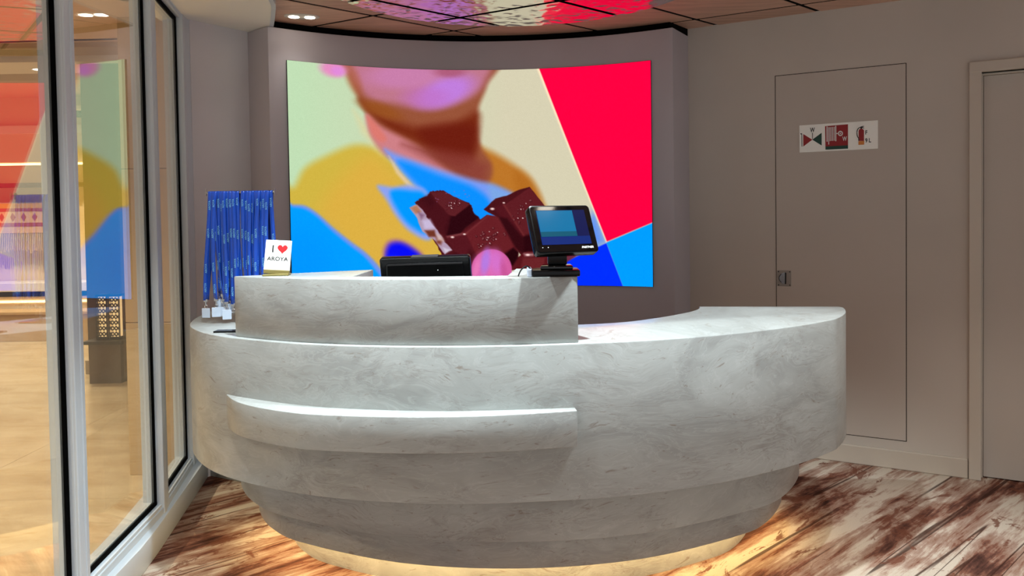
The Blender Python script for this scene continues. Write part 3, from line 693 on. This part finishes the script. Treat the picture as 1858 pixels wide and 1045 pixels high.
# ------------------------------------------------------------------ things on the counter
# customer display on its foot
ps = thing('register_display', 'black customer touch display on a foot at the right end of the ledge', 'display', (.135, 2.343, HT), 0)
ft = [(-.075, -.055), (.07, -.055), (.072, .06), (-.055, .07), (-.075, .05)]
prism('foot', ft, 0, .020, 'black_plastic', ps, world=False, bevel=.004); prism('foot_upper', [(-.05, -.035), (.05, -.035), (.05, .055), (-.04, .055)], .020, .032, 'black_gloss', ps, world=False, bevel=.003)
prism('neck', [(-.026, -.012), (.034, -.012), (.034, .022), (-.026, .022)], .032, .120, 'black_plastic', ps, world=False, bevel=.006)
box('cable_box', -.090, -.076, -.05, .05, 0, .024, 'card_plastic', ps, bevel=.003)
tube('cable', spline([(-.07, -.01, .012), (-.09, -.03, .032), (-.108, -.035, .022), (-.118, -.045, .003)], 6), .0022, 'black', ps, 6)
PM = Matrix.Translation((.018, -.034, .140)) @ Matrix.Rotation(math.radians(23), 4, 'Z') @ Matrix.Rotation(math.radians(-25), 4, 'X')
def rrect(w, h, r, n=6):
    return [(sx*(w-r)+r*math.cos(a), sz*(h-r)+r*math.sin(a)) for sx, sz, a0 in ((1, 1, 0), (-1, 1, 90), (-1, -1, 180), (1, -1, 270)) for a in [math.radians(a0+90*k/n) for k in range(n+1)]]
dsp = plate('display_housing', rrect(.104, .079, .012), -.013, .017, 'black_plastic', ps, bevel=.003, mtx=PM, smooth=40)
plate('glass_front', rrect(.099, .074, .009), -.0135, -.0125, 'black_gloss', dsp, mtx=PM)
box('screen', -.083, .083, -.0142, -.0134, -.052, .062, 'panel_dark', dsp, mtx=PM)
box('screen_footer', -.083, .083, -.0148, -.0141, -.052, -.026, 'panel_mid', dsp, mtx=PM)
box('screen_window', -.081, .040, -.0154, -.0147, -.010, .060, 'panel_teal', dsp, mtx=PM)
box('screen_window_bar', -.081, .040, -.0154, -.0147, -.026, -.010, 'panel_green', dsp, mtx=PM)
text('brand_mark', 'PARTNER', .0095, 'white_print', dsp, (.066, -.0145, -.0635), 1.0, PM, shear=.25, bold=.0002)
for x_ in (-.084, -.066): box('status_light', x_-.0012, x_+.0012, -.0145, -.0138, -.0615, -.0598, 'white_print', dsp, mtx=PM)
# operator monitor seen from behind
mo = thing('operator_monitor', 'black monitor seen from behind in the gap of the raised ledge', 'monitor', (-.292, 2.53, HR), 0)
prism('stand_foot', [(-.09, -.06), (.09, -.06), (.08, .07), (-.08, .07)], 0, .014, 'black_plastic', mo, world=False, bevel=.004)
prism('stand_neck', [(-.03, -.015), (.03, -.015), (.03, .015), (-.03, .015)], .014, .15, 'black_plastic', mo, world=False, bevel=.004)
MM = Matrix.Translation((.002, .03, .155)) @ Matrix.Rotation(math.radians(-4), 4, 'Z') @ Matrix.Rotation(math.radians(14), 4, 'X') @ Matrix.Rotation(math.radians(-1.2), 4, 'Y')
mb = plate('monitor_housing', rrect(.153, .105, .010), -.010, .018, 'black_plastic', mo, bevel=.004, mtx=MM, smooth=40)
plate('back_cover', [(-.142, -.095), (.142, -.095), (.130, .088), (-.130, .088)], -.022, -.009, 'black_gloss', mb, bevel=.006, mtx=MM)
box('top_vent', -.045, .045, -.0105, .0175, .1045, .1058, 'dark_grey', mb, mtx=MM); box('top_edge', -.146, .146, -.0108, -.008, .100, .1035, 'dark_grey', mb, bevel=.001, mtx=MM)
lathe('camera_dot', [(.0016, 0), (.001, .001)], 'white_print', mb, 8, MM @ Matrix.Translation((.045, -.022, .062)) @ Matrix.Rotation(math.pi/2, 4, 'X'))
# card holder
sg = thing('card_holder', 'small white upright sign card with red heart on the ledge', 'sign', (-.782, 2.512, HT), math.radians(7))
box('foot', -.044, .040, -.022, .028, 0, .007, 'brass_foot', sg, bevel=.002)
SM = Matrix.Translation((-.002, -.004, .007)) @ Matrix.Rotation(math.radians(-11), 4, 'X') @ Matrix.Rotation(math.radians(4), 4, 'Y')
cd = box('card', -.042, .042, -.002, .002, 0, .112, 'paper', sg, mtx=SM, bevel=.0006)
box('holder_edge', -.042, .042, -.005, .004, -.001, .012, 'brass_foot', sg, mtx=SM, bevel=.001)
text('lettering', 'I', .034, 'black_print', cd, (-.0175, -.0022, .081), 1.0, SM, bold=.0006)
text('lettering', 'AROYA', .0185, 'black_print', cd, (0, -.0022, .0485), 1.08, SM, bold=.0003)
hp = [(.0165*math.sin(a)**3, (13*math.cos(a)-5*math.cos(2*a)-2*math.cos(3*a)-math.cos(4*a))*.00105) for a in [2*math.pi*k/40 for k in range(40)]]
plate('heart', [(x+.0135, z+.0835) for x, z in hp], -.0026, -.0018, 'heart_red', cd, mtx=SM)
multi('fine_print', [(-.026, .026, -.0024, -.0018, .0245, .0257), (-.021, .021, -.0024, -.0018, .0200, .0212)], 'grey_print', cd, mtx=SM)
multi('perforation', [(-.038+.008*k, -.034+.008*k, -.0024, -.0018, .1085, .1096) for k in range(10)], 'grey_print', cd, mtx=SM)

# lanyards on a rail
LY, LZ = 2.86, 1.432
lx0, lx1 = at(377, 350, LY).x, at(496, 350, LY).x
st = thing('lanyard_stand', 'slim steel countertop stand with a cross rail for lanyards', 'stand', (lx1-.06, LY+.03, HR), 0)
prism('stand_foot', rrect(.06, .05, .012), 0, .006, 'steel', st, world=False, bevel=.0015)
tube('stand_post', [(0, 0, .006), (0, 0, LZ-HR+.002)], .006, 'steel', st, 10)
RL = (lx0-(lx1-.06)-.006, lx1-(lx1-.06)+.006)
tube('cross_rail', [(RL[0], -.03, LZ-HR), (RL[1], -.03, LZ-HR)], .0045, 'steel', st, 10); tube('rail_bracket', [(0, -.03, LZ-HR), (0, .004, LZ-HR)], .004, 'steel', st, 8)
for s in RL: box('rail_stop', s-.0015, s+.0015, -.036, -.024, LZ-HR-.012, LZ-HR+.014, 'dull_steel', st, bevel=.0005)
TXT = text_mesh('AROYA', .0105, .0002, bold=.0001); TXT.materials.append(MATS['strap_print']); TXT.name = 'strap_lettering'
def make_lanyard(x, L, sway, twist, yo, card, cardrot, prints, label):
    t = thing('lanyard', label, 'lanyard', (x, LY, LZ), 0, 'blue lanyards on the rail')
    n = 16; vs, fs = [], []
    pts = []
    ph = random.uniform(0, 6)
    xf = lambda q: sway*q**1.6 + .004*math.sin(q*5+ph)*q
    spread = .009*math.cos(ph)
    for k in range(n, -1, -1):
        q = k/n; pts.append((xf(q)+spread*math.sin(math.pi*q), .0065+yo*.5+.006*math.sin(math.pi*q), -L*q, q*.5))
    for a in (45, 90, 135): pts.append((0, .0065*math.cos(math.radians(a)), .0065*math.sin(math.radians(a)), 0))
    for k in range(0, n+1):
        q = k/n; pts.append((xf(q)-spread*math.sin(math.pi*q), -.0065-yo*q**.5-.006*math.sin(math.pi*q), -L*q, q))
    hw = .0080
    for (px, py, pz, q) in pts:
        a = twist*q**1.3 + .25*math.sin(q*4+ph)*q; vs += [(px-hw*math.cos(a), py-hw*math.sin(a), pz), (px+hw*math.cos(a), py+hw*math.sin(a), pz)]
    for k in range(len(pts)-1): fs.append((2*k, 2*k+1, 2*k+3, 2*k+2))
    s = mesh('strap', vs, fs, 'strap_blue', t, smooth=60)
    md_ = s.modifiers.new('thickness', 'SOLIDIFY'); md_.thickness = .0009; md_.offset = 0
    for q in prints:
        o = bpy.data.objects.new('strap_lettering', TXT); COL.objects.link(o); o.parent = s
        a = twist*q**1.3 + .25*math.sin(q*4+ph)*q
        o.location = (xf(q)-spread*math.sin(math.pi*q)+.0012*math.sin(a), -.0065-yo*q**.5-.006*math.sin(math.pi*q)-.0013, -L*q)
        o.rotation_euler = (0, math.radians(-90), a) if False else Matrix.Rotation(a, 4, 'Z').to_3x3().to_4x4().to_euler() if False else (Matrix.Rotation(a, 4, 'Z') @ Matrix.Rotation(math.radians(-90), 4, 'Y')).to_euler()
    zb, xb, yb = -L, xf(1), -.0065-yo+.002
    cv, cf = [], []
    for b in ((xb-.007, xb+.007, yb-.002, yb+.006, zb-.006, zb+.004), (xb-.0022, xb+.0022, yb-.001, yb+.004, zb-.020, zb-.006)):
        k = len(cv); cv += cube_v(*b); cf += [tuple(i+k for i in f) for f in CUBE_F]
    hv, hf = tube_vf([(xb+.006*math.sin(a), yb+.0015, zb-.025+.006*math.cos(a)) for a in [math.radians(360*k/12) for k in range(13)]], .0012, 6)
    k = len(cv); cv += hv; cf += [tuple(i+k for i in f) for f in hf]
    mesh('metal_clip', cv, cf, 'steel', t, smooth=30)
    if card:
        M = Matrix.Translation((xb, yb, zb-.030)) @ Matrix.Rotation(cardrot, 4, 'Z')
        c_ = plate('tag_card', rrect(.016, .018, .002, 3), -.001, .001, 'card_plastic', t, mtx=M @ Matrix.Translation((0, 0, -.018)), bevel=.0004)
    return t
NL = 22
for i in range(NL):
    x = lx0+.010+(lx1-lx0-.02)*i/(NL-1)+random.uniform(-.002, .002)
    if i in (10,): x -= .006
    if i in (11,): x += .005
    L = [.405, .385, .40, .372, .40, .41, .39, .42, .40, .395, .40, .385, .41, .40, .39, .405, .38, .40, .41, .39, .40, .405][i]
    sway = random.uniform(-.012, .012) + {0: -.022, 1: .016, 2: .016, 10: -.012, 11: .010}.get(i, 0)
    pr = [random.uniform(.09, .16), random.uniform(.36, .44), random.uniform(.64, .72), random.uniform(.86, .9)]
    make_lanyard(x, L, sway, random.uniform(-1.35, 1.35), (i % 3)*.010, i in (0, 2, 3, 4, 5, 6), random.uniform(-.35, .35), pr,
                 {0: 'leftmost blue lanyard on the rail, ending in a white tag card', NL-1: 'rightmost blue lanyard on the rail, hanging behind the heart sign',
                  10: 'blue lanyard hanging just left of the gap in the row', 11: 'blue lanyard hanging just right of the gap in the row'}.get(
                 i, 'blue lanyard with a small white tag card, hanging left of the gap' if i in (2, 3, 4, 5, 6) else 'blue lanyard without a tag card, hanging close among its neighbours on the rail'))

# fire equipment sign on the locker door
sn = thing('fire_equipment_sign', 'white plate with valve, hose reel and extinguisher symbols', 'sign', Vector(RW) + Matrix.Rotation(RA, 3, 'Z') @ Vector((.786, -.0062, 1.716)), RA)
box('sign_plate', -.19, .19, -.003, 0, -.0725, .0725, 'sign_white', sn, bevel=.0008)
def SX(x, y): return ((x-185)/1405*.38-.19, ((507-72*(x-185)/1405)-y)*.000303)
def sp2(name, pts, m, y=-.0036): return plate(name, [SX(*p) for p in pts], y, y+.0008, m, sn)
sp2('valve_triangle', [(258, 420), (425, 520), (258, 640)], 'sign_red'); sp2('valve_triangle', [(425, 520), (597, 400), (597, 622)], 'sign_green')
sp2('valve_stem', [(421, 400), (435, 400), (433, 515), (424, 515)], 'black_print')
sp2('pipe_mark', [(224, 425), (236, 425), (238, 640), (226, 640)], 'black_print'); sp2('pipe_mark', [(205, 408), (236, 408), (236, 425), (205, 425)], 'black_print')
x_, z_ = SX(428, 355); text('letter', 'W', .034, 'black_print', sn, (x_, -.0034, z_), .62, bold=.0008)
sp2('reel_panel', [(660, 287), (1070, 258), (1070, 676), (665, 695)], 'sign_red'); sp2('reel_panel_foot', [(665, 640), (1070, 618), (1070, 676), (665, 695)], 'sign_green', -.0040)
for xx, w_, y0, y1 in ((695, 9, 292, 556), (725, 7, 305, 605), (750, 6, 305, 545), (775, 6, 303, 543), (800, 6, 301, 541), (825, 6, 299, 539), (852, 9, 285, 548)):
    sp2('hose_coil', [(xx-w_, y0), (xx+w_, y0), (xx+w_, y1), (xx-w_, y1)], 'white_print', -.0044)
sp2('hose_link', [(860, 408), (900, 406), (900, 422), (860, 424)], 'white_print', -.0044)
rg = [SX(935+45*math.cos(a), 415+45*math.sin(a)) for a in [2*math.pi*k/28 for k in range(28)]]; plate('nozzle_disc', rg, -.0044, -.0036, 'white_print', sn)
rg = [SX(935+26*math.cos(a), 415+26*math.sin(a)) for a in [2*math.pi*k/28 for k in range(28)]]; plate('nozzle_hole', rg, -.0048, -.0040, 'sign_red', sn)
rg = [SX(935+12*math.cos(a), 415+12*math.sin(a)) for a in [2*math.pi*k/20 for k in range(20)]]; plate('nozzle_dot', rg, -.0052, -.0044, 'white_print', sn)
x_, z_ = SX(1010, 510); text('letter', 'W', .032, 'white_print', sn, (x_, -.0046, z_), .62, bold=.0006)
sp2('extinguisher_body', [(1255, 545), (1255, 370), (1270, 345), (1300, 332), (1332, 343), (1350, 365), (1350, 545)], 'sign_red'); sp2('extinguisher_base', [(1252, 548), (1354, 545), (1352, 608), (1252, 612)], 'sign_orange')
sp2('extinguisher_head', [(1285, 335), (1285, 305), (1320, 292), (1350, 290), (1350, 302), (1320, 308), (1352, 322), (1352, 334), (1318, 325), (1318, 338)], 'black_print')
hs = [SX(*p) for p in spline([(1290, 310), (1255, 330), (1232, 370), (1228, 430), (1240, 475), (1256, 500), (1258, 540)], 5)]; tube('extinguisher_hose', [(x, -.0036, z) for x, z in hs], .0022, 'black_print', sn, 6)
for ch, X_, Y_ in (('F', 1388, 405), ('9', 1390, 540), ('L', 1450, 538)):
    x_, z_ = SX(X_, Y_); text('letter', ch, .030, 'black_print', sn, (x_, -.0034, z_), .75, bold=.0006)

# ------------------------------------------------------------------ lamps and added fill lights
COOL, WARM, NEUT = (.82, .95, 1.0), (1.0, .86, .62), (1.0, .95, .88)
down_light('twin_downlight', 'twin recessed downlight in the wood ceiling left of the steel disc', -1.075, 3.966, HC, 1.2, NEUT, 110, .8, 'ceiling downlights', None, twin=True)
down_light('counter_spot', 'recessed spot above the right half of the counter front', .36, 2.12, HC, 200, COOL, 88, .55, 'counter spots', (.40, 2.36, .85), size=.02)
down_light('counter_spot', 'recessed spot above the left half of the counter front', -.52, 2.13, HC, 190, COOL, 66, .55, 'counter spots', (-.52, 2.36, .80), size=.02)
down_light('counter_spot', 'recessed spot above the lanyards at the counter end', -.90, 2.42, HC, 34, COOL, 46, .6, 'counter spots', (-1.0, 2.80, 1.25), size=.02)
down_light('counter_spot', 'added fill spot above the rounded right end of the counter', 1.02, 1.78, HC, 85, (.95, .98, 1.0), 62, .6, 'counter spots', (.92, 2.48, .45), size=.02)  # extra spot added to brighten the lower right fascia
down_light('room_and_fill_light', 'recessed downlight above the carpet at the right', 1.95, 2.25, HC, 80, NEUT, 92, .8, 'room downlights')
down_light('room_and_fill_light', 'added fill light above the viewpoint', .1, .2, HC, 14, NEUT, 130, .8, 'room downlights')  # unseen fill lamp added behind the camera
down_light('room_and_fill_light', 'added fill light above the carpet near the glass partition', -.80, 1.55, 2.383, 42, (.94, .97, 1.0), 120, .8, 'room downlights')  # unseen lamp added to lift the partition frames
down_light('room_and_fill_light', 'added fill light in front of the recessed door', 2.6, .4, HC, 40, NEUT, 120, .8, 'room downlights')  # unseen lamp added as fill for the right side
for k, (x, y, lab) in enumerate(((-3.3, 3.3, 'added lobby fill light midway before the cove'), (-3.2, 2.4, 'added lobby fill light nearest the partition'), (-4.3, 4.0, 'added lobby fill light before the cove'), (-2.6, 1.0, 'added lobby fill light close behind the near pane'))):
    down_light('lobby_fill_light', lab, x, y, HC, 200, WARM, 130, .8, 'lobby fill lights', r=.05)  # unseen lamps added to brighten the lobby
for k, (x, y, lab) in enumerate(((-4.2, 6.8, 'added lobby fill light in the raised ceiling before the pillar'), (-6.2, 7.6, 'added lobby fill light in the raised ceiling before the niche'), (-4.6, 7.9, 'added lobby fill light in the raised ceiling beside the niche corner'))):
    down_light('lobby_fill_light', lab, x, y, 2.70, 230, WARM, 130, .8, 'lobby fill lights', r=.05)  # more added lamps, filling the far end of the lobby with light
